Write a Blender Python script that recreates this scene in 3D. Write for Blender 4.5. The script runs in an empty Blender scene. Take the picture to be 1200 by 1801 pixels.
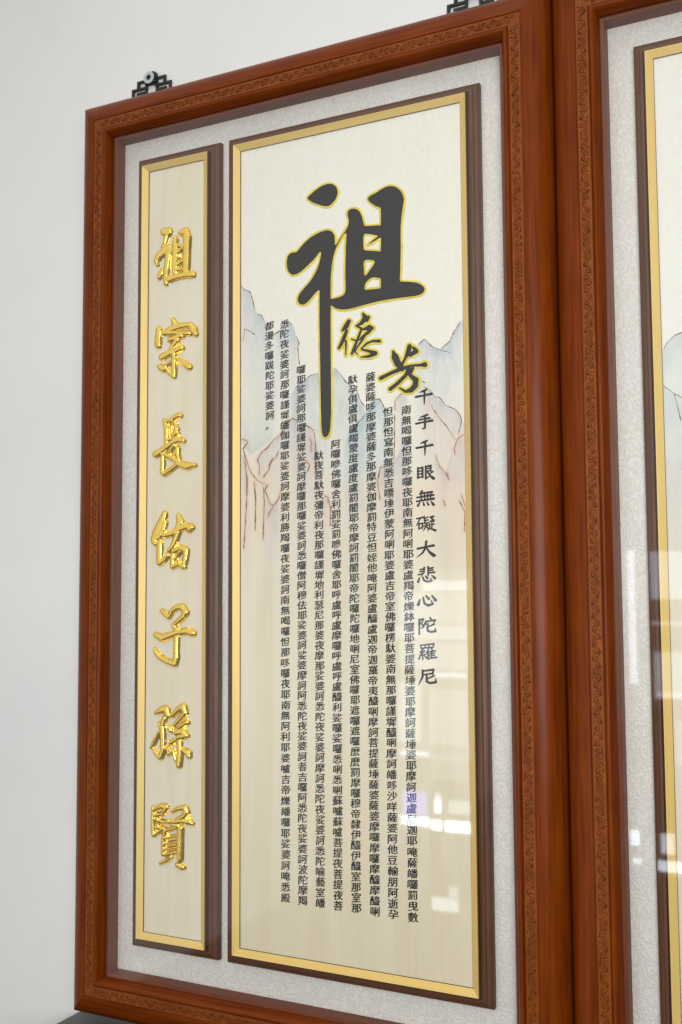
import bpy, math, random
import numpy as np
from mathutils import Matrix, Vector

random.seed(7)
rng = np.random.default_rng(7)
sc = bpy.context.scene
COL = sc.collection
S = 0.37           # metres per layout unit (one unit = width of the big inscription board)
Z0 = 1.70          # height of the layout origin above the floor
PI = math.pi

# ------------------------------------------------------------------ camera
F, YAW, PITCH, ROLL = 1844.72, .4621, .0746, -.0061
CAM = np.array([2.2557, -3.5552, -.5883])
fw = np.array([-math.sin(YAW)*math.cos(PITCH), math.cos(YAW)*math.cos(PITCH), math.sin(PITCH)])
rt = np.cross(fw, [0, 0, 1]); rt /= np.linalg.norm(rt); up = np.cross(rt, fw)
rt, up = math.cos(ROLL)*rt+math.sin(ROLL)*up, -math.sin(ROLL)*rt+math.cos(ROLL)*up
cd = bpy.data.cameras.new('camera'); cam = bpy.data.objects.new('camera', cd); COL.objects.link(cam)
cd.sensor_fit = 'VERTICAL'; cd.sensor_height = 36; cd.lens = F/1801*36
cd.clip_start = .02; cd.clip_end = 100
M = Matrix.Identity(4)
for i in range(3):
    M[i][0], M[i][1], M[i][2] = rt[i], up[i], -fw[i]
M[0][3], M[1][3], M[2][3] = CAM[0]*S, CAM[1]*S, CAM[2]*S+Z0
cam.matrix_world = M
sc.camera = cam
cd.dof.use_dof = True; cd.dof.aperture_fstop = 8.0
cd.dof.focus_distance = 3.95*S

# ------------------------------------------------------------------ light
world = bpy.data.worlds.new('World'); sc.world = world; world.use_nodes = True
def build_world():
    nt = world.node_tree; nt.nodes.clear(); N = nt.nodes; L = nt.links
    def math_(op, a, b=None, c=None, clamp=False):
        n = N.new('ShaderNodeMath'); n.operation = op; n.use_clamp = clamp
        for i, x in enumerate((a, b, c)):
            if x is None: continue
            if isinstance(x, (int, float)): n.inputs[i].default_value = x
            else: L.new(x, n.inputs[i])
        return n.outputs[0]
    def ramp(x, lo, hi):
        n = N.new('ShaderNodeMapRange'); n.interpolation_type = 'SMOOTHSTEP'
        L.new(x, n.inputs[0]); n.inputs[1].default_value = lo; n.inputs[2].default_value = hi
        return n.outputs[0]
    tc = N.new('ShaderNodeTexCoord'); sep = N.new('ShaderNodeSeparateXYZ'); L.new(tc.outputs['Generated'], sep.inputs[0])
    x, y, z = sep.outputs
    ny = math_('MAXIMUM', math_('MULTIPLY', y, -1), .02)
    u = math_('DIVIDE', x, ny); v = math_('DIVIDE', z, ny)
    # the pale side wall of the room ends at its foot (a straight edge), the far end of the room is darker
    foot = ramp(math_('SUBTRACT', v, math_('MULTIPLY_ADD', u, .57, -.008)), -.006, .006)
    far = math_('MULTIPLY', ramp(u, -.52, -.44), math_('SUBTRACT', 1, ramp(v, -.06, .03)))
    pale = math_('MULTIPLY', foot, math_('SUBTRACT', 1, math_('MULTIPLY', far, .55)))
    ceil = ramp(z, .1, .75)
    val = math_('MULTIPLY_ADD', pale, WORLD_PALE-WORLD_DARK, WORLD_DARK)
    val = math_('MULTIPLY_ADD', ceil, WORLD_CEIL, val)
    # dimming added on the left so the right-hand gold bevels turn darker
    val = math_('MULTIPLY', val, math_('SUBTRACT', 1, math_('MULTIPLY', ramp(math_('MULTIPLY', x, -1), .63, .88), .6)))
    mix = N.new('ShaderNodeMix'); mix.data_type = 'RGBA'
    L.new(pale, mix.inputs[0]); mix.inputs[6].default_value = (1, .90, .78, 1); mix.inputs[7].default_value = (1, .985, .96, 1)
    bg = N.new('ShaderNodeBackground'); out = N.new('ShaderNodeOutputWorld')
    L.new(mix.outputs[2], bg.inputs[0]); L.new(val, bg.inputs[1]); L.new(bg.outputs[0], out.inputs[0])
WORLD_PALE, WORLD_DARK, WORLD_CEIL = .84, .055, -.08
build_world()

def area(name, loc, target, sx, sy, radiance, color):
    l = bpy.data.lights.new(name, 'AREA'); l.shape = 'RECTANGLE'; l.size = sx; l.size_y = sy
    l.energy = radiance*PI*sx*sy; l.color = color
    o = bpy.data.objects.new(name, l); COL.objects.link(o); o.location = loc
    o.rotation_euler = (Vector(target)-Vector(loc)).to_track_quat('-Z', 'Z').to_euler()
    return o
# added softbox above the viewer, gives the light a downward direction
area('overhead_softbox', (0.4, -1.6, 4.3), (0.3, 0, 1.6), 1.6, .9, 2.0, (1, .96, .90))
# added frontal softbox behind the viewer, a little right, unseen in the glass
front_lamp = area('front_softbox', (1.25, -2.05, 1.62), (0.22, 0, 1.72), 1.1, 1.2, 2.8, (1, .995, .98))
front_lamp.data.spread = math.radians(100)
# bright panes at the far end of the room, seen mirrored in the glass fronts
def pane(u0, v0, u1, v1, radiance, color=(.76, .88, 1), D=9.0):
    k = 3.547+D
    x0, x1 = CAM[0]+u0*k, CAM[0]+u1*k; z0, z1 = CAM[2]+v0*k, CAM[2]+v1*k
    c = ((x0+x1)/2*S, -D*S, (z0+z1)/2*S+Z0)
    area('window_pane_light', c, (c[0], 0, c[2]), abs(x1-x0)*S, abs(z1-z0)*S, radiance*1.45, color)
for p in [(-.406, .009, -.357, -.001, 4.5), (-.432, -.003, -.357, -.034, 2.0), (-.436, -.036, -.357, -.050, 3.0), (-.432, -.053, -.357, -.080, 2.0),
          (-.393, -.083, -.359, -.088, 5), (-.434, -.094, -.408, -.155, 2.6), (-.400, -.10, -.359, -.155, 1.3), (-.432, -.163, -.400, -.168, 6),
          (-.398, -.165, -.359, -.190, 1.0), (-.395, -.208, -.388, -.223, 15), (-.393, -.203, -.390, -.207, 11),
          (-.432, -.228, -.401, -.237, 16), (-.399, -.229, -.387, -.240, 13), (-.384, -.229, -.357, -.240, 16),
          (-.380, -.209, -.357, -.222, 4), (-.399, -.305, -.371, -.318, 6), (-.381, -.293, -.371, -.304, 4),
          (-.199, .036, -.192, -.088, 6), (-.178, .034, -.12, -.010, 3.6), (-.178, -.030, -.12, -.034, 2.6), (-.177, -.058, -.12, -.095, 3.0),
          (-.176, -.095, -.10, -.10, 6), (-.160, -.12, -.10, -.16, 1.6), (-.202, -.221, -.194, -.235, 11), (-.201, -.247, -.193, -.251, 11),
          (-.178, -.246, -.12, -.256, 11), (-.175, -.222, -.163, -.240, 8)]:
    pane(*p)
pane(-.430, .020, -.352, -.17, .8, (.92, .96, 1), 9.05)
pane(-.430, -.203, -.403, -.226, 6, (.30, .25, 1))

sc.view_settings.view_transform = 'Standard'; sc.view_settings.look = 'None'
sc.view_settings.exposure = 0.10; sc.view_settings.gamma = 1
sc.view_settings.use_curve_mapping = False
sc.render.engine = 'CYCLES'
sc.cycles.max_bounces = 10; sc.cycles.transparent_max_bounces = 12
sc.cycles.caustics_reflective = False; sc.cycles.caustics_refractive = False

# ------------------------------------------------------------------ helpers
def onto(px, py, d):
    """a point of the photograph carried onto the plane at depth d (layout units)"""
    px = np.asarray(px, float); py = np.asarray(py, float)
    a = (px-600)/F; b = -(py-900.5)/F
    dx = a*rt[0]+b*up[0]+fw[0]; dy = a*rt[1]+b*up[1]+fw[1]; dz = a*rt[2]+b*up[2]+fw[2]
    t = (d-CAM[1])/dy
    return CAM[0]+t*dx, CAM[2]+t*dz
def seen(x, z, d):
    """layout point to photograph pixel"""
    v = [np.asarray(x, float)-CAM[0], d-CAM[1], np.asarray(z, float)-CAM[2]]
    w = v[0]*fw[0]+v[1]*fw[1]+v[2]*fw[2]
    return 600+F*(v[0]*rt[0]+v[1]*rt[1]+v[2]*rt[2])/w, 900.5-F*(v[0]*up[0]+v[1]*up[1]+v[2]*up[2])/w

def empty(name, loc, label, cat, group=None):
    o = bpy.data.objects.new(name, None); COL.objects.link(o)
    o.location = (loc[0]*S, loc[1]*S, loc[2]*S+Z0); o.empty_display_size = .05
    o['label'] = label; o['category'] = cat
    if group: o['group'] = group
    o['_o'] = (float(loc[0]), float(loc[1]), float(loc[2]))
    return o
def root_of(p):
    while p.parent: p = p.parent
    return p
def mesh_obj(name, verts, faces, mats, parent=None, uvs=None, midx=None, smooth=False):
    """verts in layout units (absolute)"""
    v = np.asarray(verts, float).copy()
    if parent is not None:
        v -= np.array(root_of(parent)['_o'][:]); v *= S
    else:
        v *= S; v[:, 2] += Z0
    me = bpy.data.meshes.new(name)
    me.from_pydata(v.tolist(), [], [tuple(int(i) for i in f) for f in faces])
    for m in (mats if isinstance(mats, (list, tuple)) else [mats]): me.materials.append(m)
    if midx is not None: me.polygons.foreach_set('material_index', np.asarray(midx, np.int32))
    if uvs is not None:
        ul = me.uv_layers.new(name='UVMap')
        li = np.empty(len(me.loops), np.int32); me.loops.foreach_get('vertex_index', li)
        ul.data.foreach_set('uv', np.asarray(uvs, np.float32)[li].ravel())
    if smooth: me.polygons.foreach_set('use_smooth', np.ones(len(me.polygons), bool))
    me.update()
    o = bpy.data.objects.new(name, me); COL.objects.link(o)
    if parent is not None: o.parent = parent
    return o

def frame_strip(x0, x1, zb, zt, prof, side, smooth=False):
    """one mitred length of a moulding; prof = [(inset, depth)], negative inset = outside"""
    vs, fs, uv = [], [], []
    acc = [0.0]
    for i in range(1, len(prof)): acc.append(acc[-1]+math.dist(prof[i-1], prof[i]))
    ends = {'top': lambda w: ((x0+w, zt-w), (x1-w, zt-w)), 'bottom': lambda w: ((x1-w, zb+w), (x0+w, zb+w)),
            'left': lambda w: ((x0+w, zb+w), (x0+w, zt-w)), 'right': lambda w: ((x1-w, zt-w), (x1-w, zb+w))}[side]
    off = {'top': 0, 'right': 1.3, 'bottom': 2.9, 'left': 4.1}[side]
    for i, (w, d) in enumerate(prof):
        (ax, az), (bx, bz) = ends(w)
        vs += [(ax, d, az), (bx, d, bz)]
        ln = math.dist((ax, az), (bx, bz))
        uv += [((w+off)*S, (acc[i]+off)*S), ((w+off+ln)*S, (acc[i]+off)*S)]
    for i in range(len(prof)-1):
        fs.append((2*i, 2*i+1, 2*i+3, 2*i+2))
    return vs, fs, uv
def add(A, B):
    n = len(A[0]); A[0].extend(B[0]); A[1].extend([tuple(i+n for i in f) for f in B[1]]); A[2].extend(B[2])
def split_strip(*args):
    """flat shaded look with rounded runs: duplicates nothing, keeps the profile order"""
    return frame_strip(*args)
def auto_smooth(o, ang=40):
    me = o.data
    me.polygons.foreach_set('use_smooth', np.ones(len(me.polygons), bool))
    try: me.set_sharp_from_angle(angle=math.radians(ang))
    except Exception: pass
def box(x0, x1, y0, y1, z0, z1):
    v = [(x, y, z) for x in (x0, x1) for y in (y0, y1) for z in (z0, z1)]
    f = [(0, 1, 3, 2), (4, 6, 7, 5), (0, 4, 5, 1), (2, 3, 7, 6), (0, 2, 6, 4), (1, 5, 7, 3)]
    return v, f, [(a[0]*S, a[2]*S) for a in v]

# ------------------------------------------------------------------ materials
def mat(name):
    m = bpy.data.materials.new(name); m.use_nodes = True
    nt = m.node_tree; b = nt.nodes['Principled BSDF']
    return m, nt, b
def node(nt, typ, **kw):
    n = nt.nodes.new(typ)
    for k, v in kw.items():
        if k in n.inputs: n.inputs[k].default_value = v
        else: setattr(n, k, v)
    return n
def mapping(nt, src='UV', scale=(1, 1, 1)):
    tc = node(nt, 'ShaderNodeTexCoord'); mp = node(nt, 'ShaderNodeMapping')
    mp.inputs['Scale'].default_value = scale
    nt.links.new(tc.outputs[src], mp.inputs['Vector']); return mp.outputs[0]
def ramp(nt, fac, stops):
    r = node(nt, 'ShaderNodeValToRGB'); e = r.color_ramp.elements
    while len(e) < len(stops): e.new(.5)
    for i, (p, c) in enumerate(stops): e[i].position = p; e[i].color = (*c, 1)
    nt.links.new(fac, r.inputs[0]); return r.outputs[0]
def noise(nt, vec, scale, detail=4, rough=.5, dist=0):
    n = node(nt, 'ShaderNodeTexNoise'); n.inputs['Scale'].default_value = scale; n.inputs['Detail'].default_value = detail
    n.inputs['Roughness'].default_value = rough; n.inputs['Distortion'].default_value = dist
    nt.links.new(vec, n.inputs['Vector']); return n.outputs['Fac']
def bump(nt, b, h, strength, dist=.001):
    n = node(nt, 'ShaderNodeBump'); n.inputs['Strength'].default_value = strength; n.inputs['Distance'].default_value = dist
    nt.links.new(h, n.inputs['Height']); nt.links.new(n.outputs[0], b.inputs['Normal']); return n
def mixc(nt, fac, a, b_, typ='MIX'):
    n = node(nt, 'ShaderNodeMix'); n.data_type = 'RGBA'; n.blend_type = typ
    for i, x in ((0, fac), (6, a), (7, b_)):
        if isinstance(x, (int, float)): n.inputs[i].default_value = x
        elif isinstance(x, tuple): n.inputs[i].default_value = (*x, 1) if len(x) == 3 else x
        else: nt.links.new(x, n.inputs[i])
    return n.outputs[2]

def wood(name, stops, rough=.32, coat=.2, gs=(6, 150, 1), bs=.08, spec=.5):
    m, nt, b = mat(name)
    v = mapping(nt, 'UV', gs)
    n1 = noise(nt, v, 1.0, 8, .6, .6)
    n2 = noise(nt, mapping(nt, 'UV', (14, 40, 1)), 1.0, 3)
    c = ramp(nt, n1, stops)
    c = mixc(nt, .35, c, ramp(nt, n2, [(.25, (.50, .45, .42)), (.75, (1.32, 1.32, 1.28))]), 'MULTIPLY')
    nt.links.new(c, b.inputs['Base Color'])
    b.inputs['Roughness'].default_value = rough
    b.inputs['Specular IOR Level'].default_value = spec
    b.inputs['Coat Weight'].default_value = coat; b.inputs['Coat Roughness'].default_value = .22
    bump(nt, b, n1, bs, .0006)
    return m
M_FRAME = wood('stained_redwood', [(.22, (.092, .0145, .0012)), (.5, (.160, .030, .0022)), (.78, (.212, .044, .0036))], rough=.36, coat=.12, spec=.06)
M_BAND = wood('stained_carved_wood', [(.28, (.165, .038, .004)), (.5, (.205, .051, .0052)), (.75, (.255, .070, .008))], rough=.42, coat=.0, spec=.2, gs=(40, 120, 1), bs=.25)
M_CARVE = wood('dark_carving_stain', [(.3, (.125, .028, .003)), (.7, (.185, .044, .0048))], rough=.5, coat=0, spec=.25)
M_LINER = wood('liner_brown', [(.3, (.15, .036, .014)), (.7, (.20, .054, .022))], rough=.5, coat=0, bs=.03, spec=.3)
M_BASE = wood('walnut_moulding', [(.3, (.085, .034, .015)), (.7, (.14, .060, .029))], rough=.45, coat=.03, bs=.05, spec=.35)
M_LIP = wood('dark_lip', [(.3, (.05, .02, .01)), (.7, (.08, .03, .015))], rough=.5, coat=0)

def gold_trim_mat():
    m, nt, b = mat('satin_gold_moulding')
    n1 = noise(nt, mapping(nt, 'UV', (3, 900, 1)), 1, 4)
    nt.links.new(ramp(nt, n1, [(.3, (.78, .54, .16)), (.7, (.87, .64, .24))]), b.inputs['Base Color'])
    b.inputs['Metallic'].default_value = .3; b.inputs['Roughness'].default_value = .55
    bump(nt, b, n1, .12, .0004)
    return m
M_GOLD = gold_trim_mat()
def gold_letter_mat():
    m, nt, b = mat('polished_gold')
    n1 = noise(nt, mapping(nt, 'Object', (60, 60, 60)), 1, 2)
    b.inputs['Base Color'].default_value = (.92, .65, .125, 1)
    b.inputs['Metallic'].default_value = .92; b.inputs['Roughness'].default_value = .2
    nt.links.new(ramp(nt, n1, [(.3, (.20,)*3), (.7, (.28,)*3)]), b.inputs['Roughness'])
    return m
M_LETTER = gold_letter_mat()
def flat(name, col, rough=.6, metal=0, var=.12, scale=300):
    m, nt, b = mat(name)
    n1 = noise(nt, mapping(nt, 'Object', (1, 1, 1)), scale, 3)
    lo = tuple(c*(1-var) for c in col); hi = tuple(c*(1+var) for c in col)
    nt.links.new(ramp(nt, n1, [(.3, lo), (.7, hi)]), b.inputs['Base Color'])
    b.inputs['Roughness'].default_value = rough; b.inputs['Metallic'].default_value = metal
    return m
M_INK = flat('black_ink', (.009, .009, .0085), .6)
M_YELLOW = flat('yellow_outline_paint', (.72, .58, .065), .5, 0, .15, 60)
M_BLACK = flat('black_cast_metal', (.012, .013, .012), .35, .0)
M_WASHER = flat('grey_washer', (.44, .50, .50), .4, 0, .06)
M_SCREW = flat('dark_screw', (.03, .032, .036), .4, .6)

def fabric_mat():
    m, nt, b = mat('embossed_silver_fabric')
    v = mapping(nt, 'Object', (1, 1, 1))
    vz = node(nt, 'ShaderNodeTexNoise'); vz.inputs['Scale'].default_value = 135; vz.inputs['Detail'].default_value = .3; vz.inputs['Distortion'].default_value = .55
    nt.links.new(v, vz.inputs['Vector'])
    k = node(nt, 'ShaderNodeMath'); k.operation = 'MULTIPLY'; k.inputs[1].default_value = 25; nt.links.new(vz.outputs['Fac'], k.inputs[0])
    sn = node(nt, 'ShaderNodeMath'); sn.operation = 'SINE'; nt.links.new(k.outputs[0], sn.inputs[0])
    mr = node(nt, 'ShaderNodeMapRange'); mr.inputs[1].default_value = -1; nt.links.new(sn.outputs[0], mr.inputs[0])
    f = mr.outputs[0]
    n2 = noise(nt, v, 9, 3)
    c = ramp(nt, f, [(.12, (.655, .63, .575)), (.6, (.745, .725, .685))])
    c = mixc(nt, .5, c, ramp(nt, n2, [(.3, (.93, .92, .90)), (.7, (1.06, 1.06, 1.06))]), 'MULTIPLY')
    nt.links.new(c, b.inputs['Base Color'])
    b.inputs['Roughness'].default_value = .5; b.inputs['Sheen Weight'].default_value = .2
    bump(nt, b, f, .5, .0007)
    return m
M_FABRIC = fabric_mat()

def maple_mat(name, painted):
    m, nt, b = mat(name)
    n1 = noise(nt, mapping(nt, 'UV', (190, 3.2, 1)), 1, 6, .55, 1.2)
    n2 = noise(nt, mapping(nt, 'UV', (22, 2.4, 1)), 1, 4, .5, 1.2)
    n3 = noise(nt, mapping(nt, 'UV', (6, 1.6, 1)), 1, 2)
    c = ramp(nt, n2, [(.25, (.725, .64, .48)), (.55, (.775, .71, .56)), (.8, (.80, .75, .62))])
    c = mixc(nt, .5, c, ramp(nt, n1, [(.35, (.965, .95, .92)), (.65, (1.03, 1.025, 1.02))]), 'MULTIPLY')
    c = mixc(nt, .4, c, ramp(nt, n3, [(.3, (.98, .92, .85)), (.7, (1.0, 1.02, 1.0))]), 'MULTIPLY')
    if painted:
        at = node(nt, 'ShaderNodeAttribute'); at.attribute_name = 'paint'
        n4 = noise(nt, mapping(nt, 'UV', (160, 60, 1)), 1, 5, .7)
        k = node(nt, 'ShaderNodeMath'); k.operation = 'MULTIPLY'
        r = node(nt, 'ShaderNodeMapRange'); nt.links.new(n4, r.inputs[0]); r.inputs[1].default_value = .25; r.inputs[2].default_value = .75
        r.inputs[3].default_value = .62; r.inputs[4].default_value = 1.12
        nt.links.new(at.outputs['Alpha'], k.inputs[0]); nt.links.new(r.outputs[0], k.inputs[1])
        c = mixc(nt, k.outputs[0], c, at.outputs['Color'])
    nt.links.new(c, b.inputs['Base Color'])
    b.inputs['Roughness'].default_value = .5; b.inputs['Specular IOR Level'].default_value = .3
    bump(nt, b, n1, .05, .0004)
    return m
M_MAPLE = maple_mat('pale_maple', False)
M_PAINTED = maple_mat('painted_maple', True)
M_LINE = flat('burnt_brown_line', (.21, .082, .028), .7, 0, .5, 90)

def glass_mat():
    m = bpy.data.materials.new('clear_glass'); m.use_nodes = True; nt = m.node_tree; nt.nodes.clear()
    fr = node(nt, 'ShaderNodeFresnel'); fr.inputs['IOR'].default_value = 1.52
    ge = node(nt, 'ShaderNodeNewGeometry'); io = node(nt, 'ShaderNodeMapRange')       # the pane is one sheet: same reflectance from both sides
    io.inputs[3].default_value = 1.52; io.inputs[4].default_value = 1/1.52
    nt.links.new(ge.outputs['Backfacing'], io.inputs[0]); nt.links.new(io.outputs[0], fr.inputs['IOR'])
    tr = node(nt, 'ShaderNodeBsdfTransparent'); tr.inputs[0].default_value = (.985, .99, .985, 1)
    gl = node(nt, 'ShaderNodeBsdfGlossy'); gl.inputs['Roughness'].default_value = .028
    mx = node(nt, 'ShaderNodeMixShader'); out = node(nt, 'ShaderNodeOutputMaterial')
    nt.links.new(fr.outputs[0], mx.inputs[0]); nt.links.new(tr.outputs[0], mx.inputs[1]); nt.links.new(gl.outputs[0], mx.inputs[2])
    nt.links.new(mx.outputs[0], out.inputs[0])
    return m
M_GLASS = glass_mat()

def wall_mat():
    m, nt, b = mat('white_wall_paint')
    v = mapping(nt, 'Object', (1, 1, 1))
    n1 = noise(nt, v, 2.2, 4, .55, .3); n2 = noise(nt, v, 260, 4); n3 = noise(nt, v, 9, 4, .5, 1.0)
    c = ramp(nt, n1, [(.35, (.735, .745, .735)), (.65, (.785, .78, .755))])
    c = mixc(nt, .25, c, ramp(nt, n3, [(.30, (.95, .93, .86)), (.45, (1, 1, 1))]), 'MULTIPLY')
    nt.links.new(c, b.inputs['Base Color']); b.inputs['Roughness'].default_value = .6
    bump(nt, b, n2, .06, .0008)
    return m
M_WALL = wall_mat()
M_TABLE = wood('black_lacquered_wood', [(.3, (.010, .006, .005)), (.7, (.022, .011, .008))], rough=.16, coat=.0, bs=.02, spec=.10)

# ------------------------------------------------------------------ setting
WALL_Y = .125
wv = [(-6, WALL_Y, -4.59), (8, WALL_Y, -4.59), (8, WALL_Y, 4.6), (-6, WALL_Y, 4.6),
      (-6, WALL_Y+.4, -4.59), (8, WALL_Y+.4, -4.59), (8, WALL_Y+.4, 4.6), (-6, WALL_Y+.4, 4.6)]
wall = mesh_obj('wall', wv, [(0, 1, 2, 3), (5, 4, 7, 6), (4, 0, 3, 7), (1, 5, 6, 2), (3, 2, 6, 7), (4, 5, 1, 0)], M_WALL)
wall['kind'] = 'structure'; wall['label'] = 'plain white painted wall behind the frames'; wall['category'] = 'wall'

# ------------------------------------------------------------------ altar table
TZ = -2.393
tb = empty('altar_table', (1.4, -.15, TZ-2.2), 'dark glossy table corner below the whole frame', 'table')
tp = [(0, TZ-.10), (0, TZ-.012), (.004, TZ-.004), (.012, TZ)]
TX0, TX1, TY0, TY1 = -.86, 3.7, -.42, WALL_Y-.004
vs = []
for w, z in [(.03, TZ-.11), (0, TZ-.09), (0, TZ-.012), (.004, TZ-.004), (.012, TZ)]:
    vs += [(TX0+w, TY0+w, z), (TX1-w, TY0+w, z), (TX1-w, TY1, z), (TX0+w, TY1, z)]
fs = []
for i in range(4):
    for k in range(4):
        a, b_ = 4*i+k, 4*i+(k+1) % 4
        fs.append((a, b_, b_+4, a+4))
fs += [(16, 17, 18, 19), (3, 2, 1, 0)]
o = mesh_obj('tabletop', vs, fs, M_TABLE, tb, uvs=[(v[0]*S, v[1]*S) for v in vs]); auto_smooth(o, 50)
v, f, u = box(TX0+.12, TX1-.12, TY0+.06, TY1-.03, TZ-.42, TZ-.112)
mesh_obj('apron', v, f, M_TABLE, tb, uvs=u)
for lx in (TX0+.14, TX1-.34):
    for ly in (TY0+.07, TY1-.22):
        v, f, u = box(lx, lx+.2, ly, ly+.15, TZ-2.2, TZ-.422)
        mesh_obj('leg', v, f, M_TABLE, tb, uvs=u)

# ------------------------------------------------------------------ wall hooks
def tube_box(path, half, y0, y1):
    """flat bar along a polyline in the wall plane, rounded front edge"""
    V, Fc = [], []
    pts = [np.array(p, float) for p in path]
    n = len(pts); offs = []
    for i in range(n):
        a = pts[i]-pts[i-1] if i else pts[1]-pts[0]
        b = pts[i+1]-pts[i] if i < n-1 else pts[-1]-pts[-2]
        a /= np.linalg.norm(a); b /= np.linalg.norm(b)
        na = np.array([-a[1], a[0]]); nb = np.array([-b[1], b[0]]); m_ = na+nb; m_ /= np.linalg.norm(m_)
        offs.append(m_/max(.4, m_@na))
    c = half*.35
    ring = [(-1, y1), (-1, y0+c), (-(1-.35), y0), (1-.35, y0), (1, y0+c), (1, y1)]
    for p, o_ in zip(pts, offs):
        for s, y in ring:
            q = p+o_*half*s; V.append((q[0], y, q[1]))
    k = len(ring)
    for i in range(n-1):
        for j in range(k-1):
            Fc.append((i*k+j, (i+1)*k+j, (i+1)*k+j+1, i*k+j+1))
    Fc.append(tuple(range(k))); Fc.append(tuple((n-1)*k+j for j in range(k))[::-1])
    return V, Fc, [(0, 0)]*len(V)
def disc(cx, cz, r0, r1, y0, y1, n=36):
    """ring with bevelled front; r0 = 0 gives a plug"""
    prof = [(r1, y1), (r1, y0+.0015), (r1-.0015, y0), (max(r0, 0)+.0012, y0), (max(r0, 0.0001), y0+.004), (max(r0, .0001), y1)]
    V, Fc = [], []
    for i in range(n):
        a = 2*PI*i/n
        for r, y in prof: V.append((cx+r*math.cos(a), y, cz+r*math.sin(a)))
    k = len(prof)
    for i in range(n):
        for j in range(k-1):
            a, b = i*k+j, ((i+1) % n)*k+j
            Fc.append((a, b, b+1, a+1))
    return V, Fc, [(0, 0)]*len(V)
HOOKS = 'black fretwork hooks on the wall above the frames'
def make_hook(cx, label):
    h = empty('wall_hook', (cx, WALL_Y, 1.56), label, 'wall hook', HOOKS)
    y0, y1 = WALL_Y-.013, WALL_Y-.0005
    A = ([], [], []); b = .0062
    for s in (-1, 1):
        add(A, tube_box([(cx+s*.020, 1.6865), (cx+s*.0715, 1.6865), (cx+s*.0715, 1.6620)], b, y0, y1))
        add(A, tube_box([(cx+s*.022, 1.6555), (cx+s*.1010, 1.6555), (cx+s*.1010, 1.42)], b, y0+.0007, y1))
        add(A, tube_box([(cx+s*.036, 1.6340), (cx+s*.0735, 1.6340), (cx+s*.0735, 1.46), (cx+s*.05, 1.46)], b*1.15, y0+.0014, y1))
        add(A, tube_box([(cx+s*.029, 1.6750), (cx+s*.029, 1.42)], b, y0+.0021, y1))
        add(A, tube_box([(cx+s*.0105, 1.42), (cx+s*.0105, 1.6250)], b*.9, y0+.0028, y1))
    add(A, tube_box([(cx-.107, 1.42), (cx+.107, 1.42)], b, y0+.00105, y1))
    o = mesh_obj('fretwork_plate', A[0], A[1], M_BLACK, h); auto_smooth(o, 35)
    # thick rounded boss behind the washer
    n = 40; V = []; Fc = []
    for y, k in ((y1, 1), (y0-.006, 1), (y0-.010, .90)):
        for i in range(n):
            a = 2*PI*i/n; p = 4
            rr = (abs(math.cos(a))**p+abs(math.sin(a))**p)**(-1/p)
            V.append((cx+.032*k*rr*math.cos(a), y, 1.6900+.028*k*rr*math.sin(a)))
    for r in range(2):
        for i in range(n):
            q = (i+1) % n; Fc.append((r*n+i, r*n+q, (r+1)*n+q, (r+1)*n+i))
    Fc.append(tuple(2*n+i for i in range(n)))
    o = mesh_obj('boss', V, Fc, M_BLACK, h); auto_smooth(o, 40)
    f = WALL_Y-.0260
    o = mesh_obj('washer', *disc(cx, 1.6880, .0112, .0275, f-.004, f)[:2], M_WASHER, h); auto_smooth(o, 40)
    o = mesh_obj('screw_head', *disc(cx, 1.6880, .0042, .0106, f-.006, f-.0005)[:2], M_SCREW, h); auto_smooth(o, 40)
    return h
make_hook(-.504, 'black fretwork hook with a grey washer over the left end of the whole frame')
make_hook(1.004, 'black fretwork hook cut off at the top of the photo, over the frame')

# ------------------------------------------------------------------ glyphs from the built-in font
GL = {}
def glyph(ch, res=2):
    if ch in GL: return GL[ch]
    c = bpy.data.curves.new('glyph', 'FONT'); c.body = ch; c.resolution_u = res; c.offset = 0.0
    o = bpy.data.objects.new('glyph', c); COL.objects.link(o)
    dg = bpy.context.evaluated_depsgraph_get(); dg.update()
    ev = o.evaluated_get(dg); me = ev.to_mesh()
    v = np.array([tuple(q.co)[:2] for q in me.vertices]) if len(me.vertices) else np.zeros((0, 2))
    f = [tuple(p.vertices) for p in me.polygons]
    ev.to_mesh_clear(); bpy.data.objects.remove(o); bpy.data.curves.remove(c)
    GL[ch] = (v, f); return GL[ch]

def text_column(parent, text, x_top, y_top, x_bot, y_bot, size, depth, lift=.0010):
    """vertical line of characters; ends given as photograph pixels of the first and last character's centre"""
    V, Fc = [], []
    (xa, za), (xb, zb) = onto(x_top, y_top, depth), onto(x_bot, y_bot, depth)
    n = len(text)
    for i, ch in enumerate(text):
        t = i/(n-1); cx = xa+(xb-xa)*t; cz = za+(zb-za)*t
        v, f = glyph(ch)
        if not len(v): continue
        x = v[:, 0]-.5; y = v[:, 1]-.38
        jit = rng.normal(0, .012, 2)
        sx = size*rng.uniform(.97, 1.03); sz = size*rng.uniform(.96, 1.02)*.885
        y = y+.11*x                                    # brush-hand slant
        x = x*1.0+.03*y
        x = x+.010*np.sin(7*y+i); y = y+.012*np.sin(6*x+2*i)
        for k, (dx, dz) in enumerate(((-.027, -.015), (0, 0), (.027, .015))):   # vertical strokes heavier than horizontal ones
            b = len(V)
            for a, c in zip(cx+(x+dx+jit[0])*sx, cz+(y+dz+jit[1])*sz):
                V.append((a, depth-lift-.00025*k, c))
            Fc += [tuple(q+b for q in p) for p in f]
    return mesh_obj('text_column', V, Fc, M_INK, parent)

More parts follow.
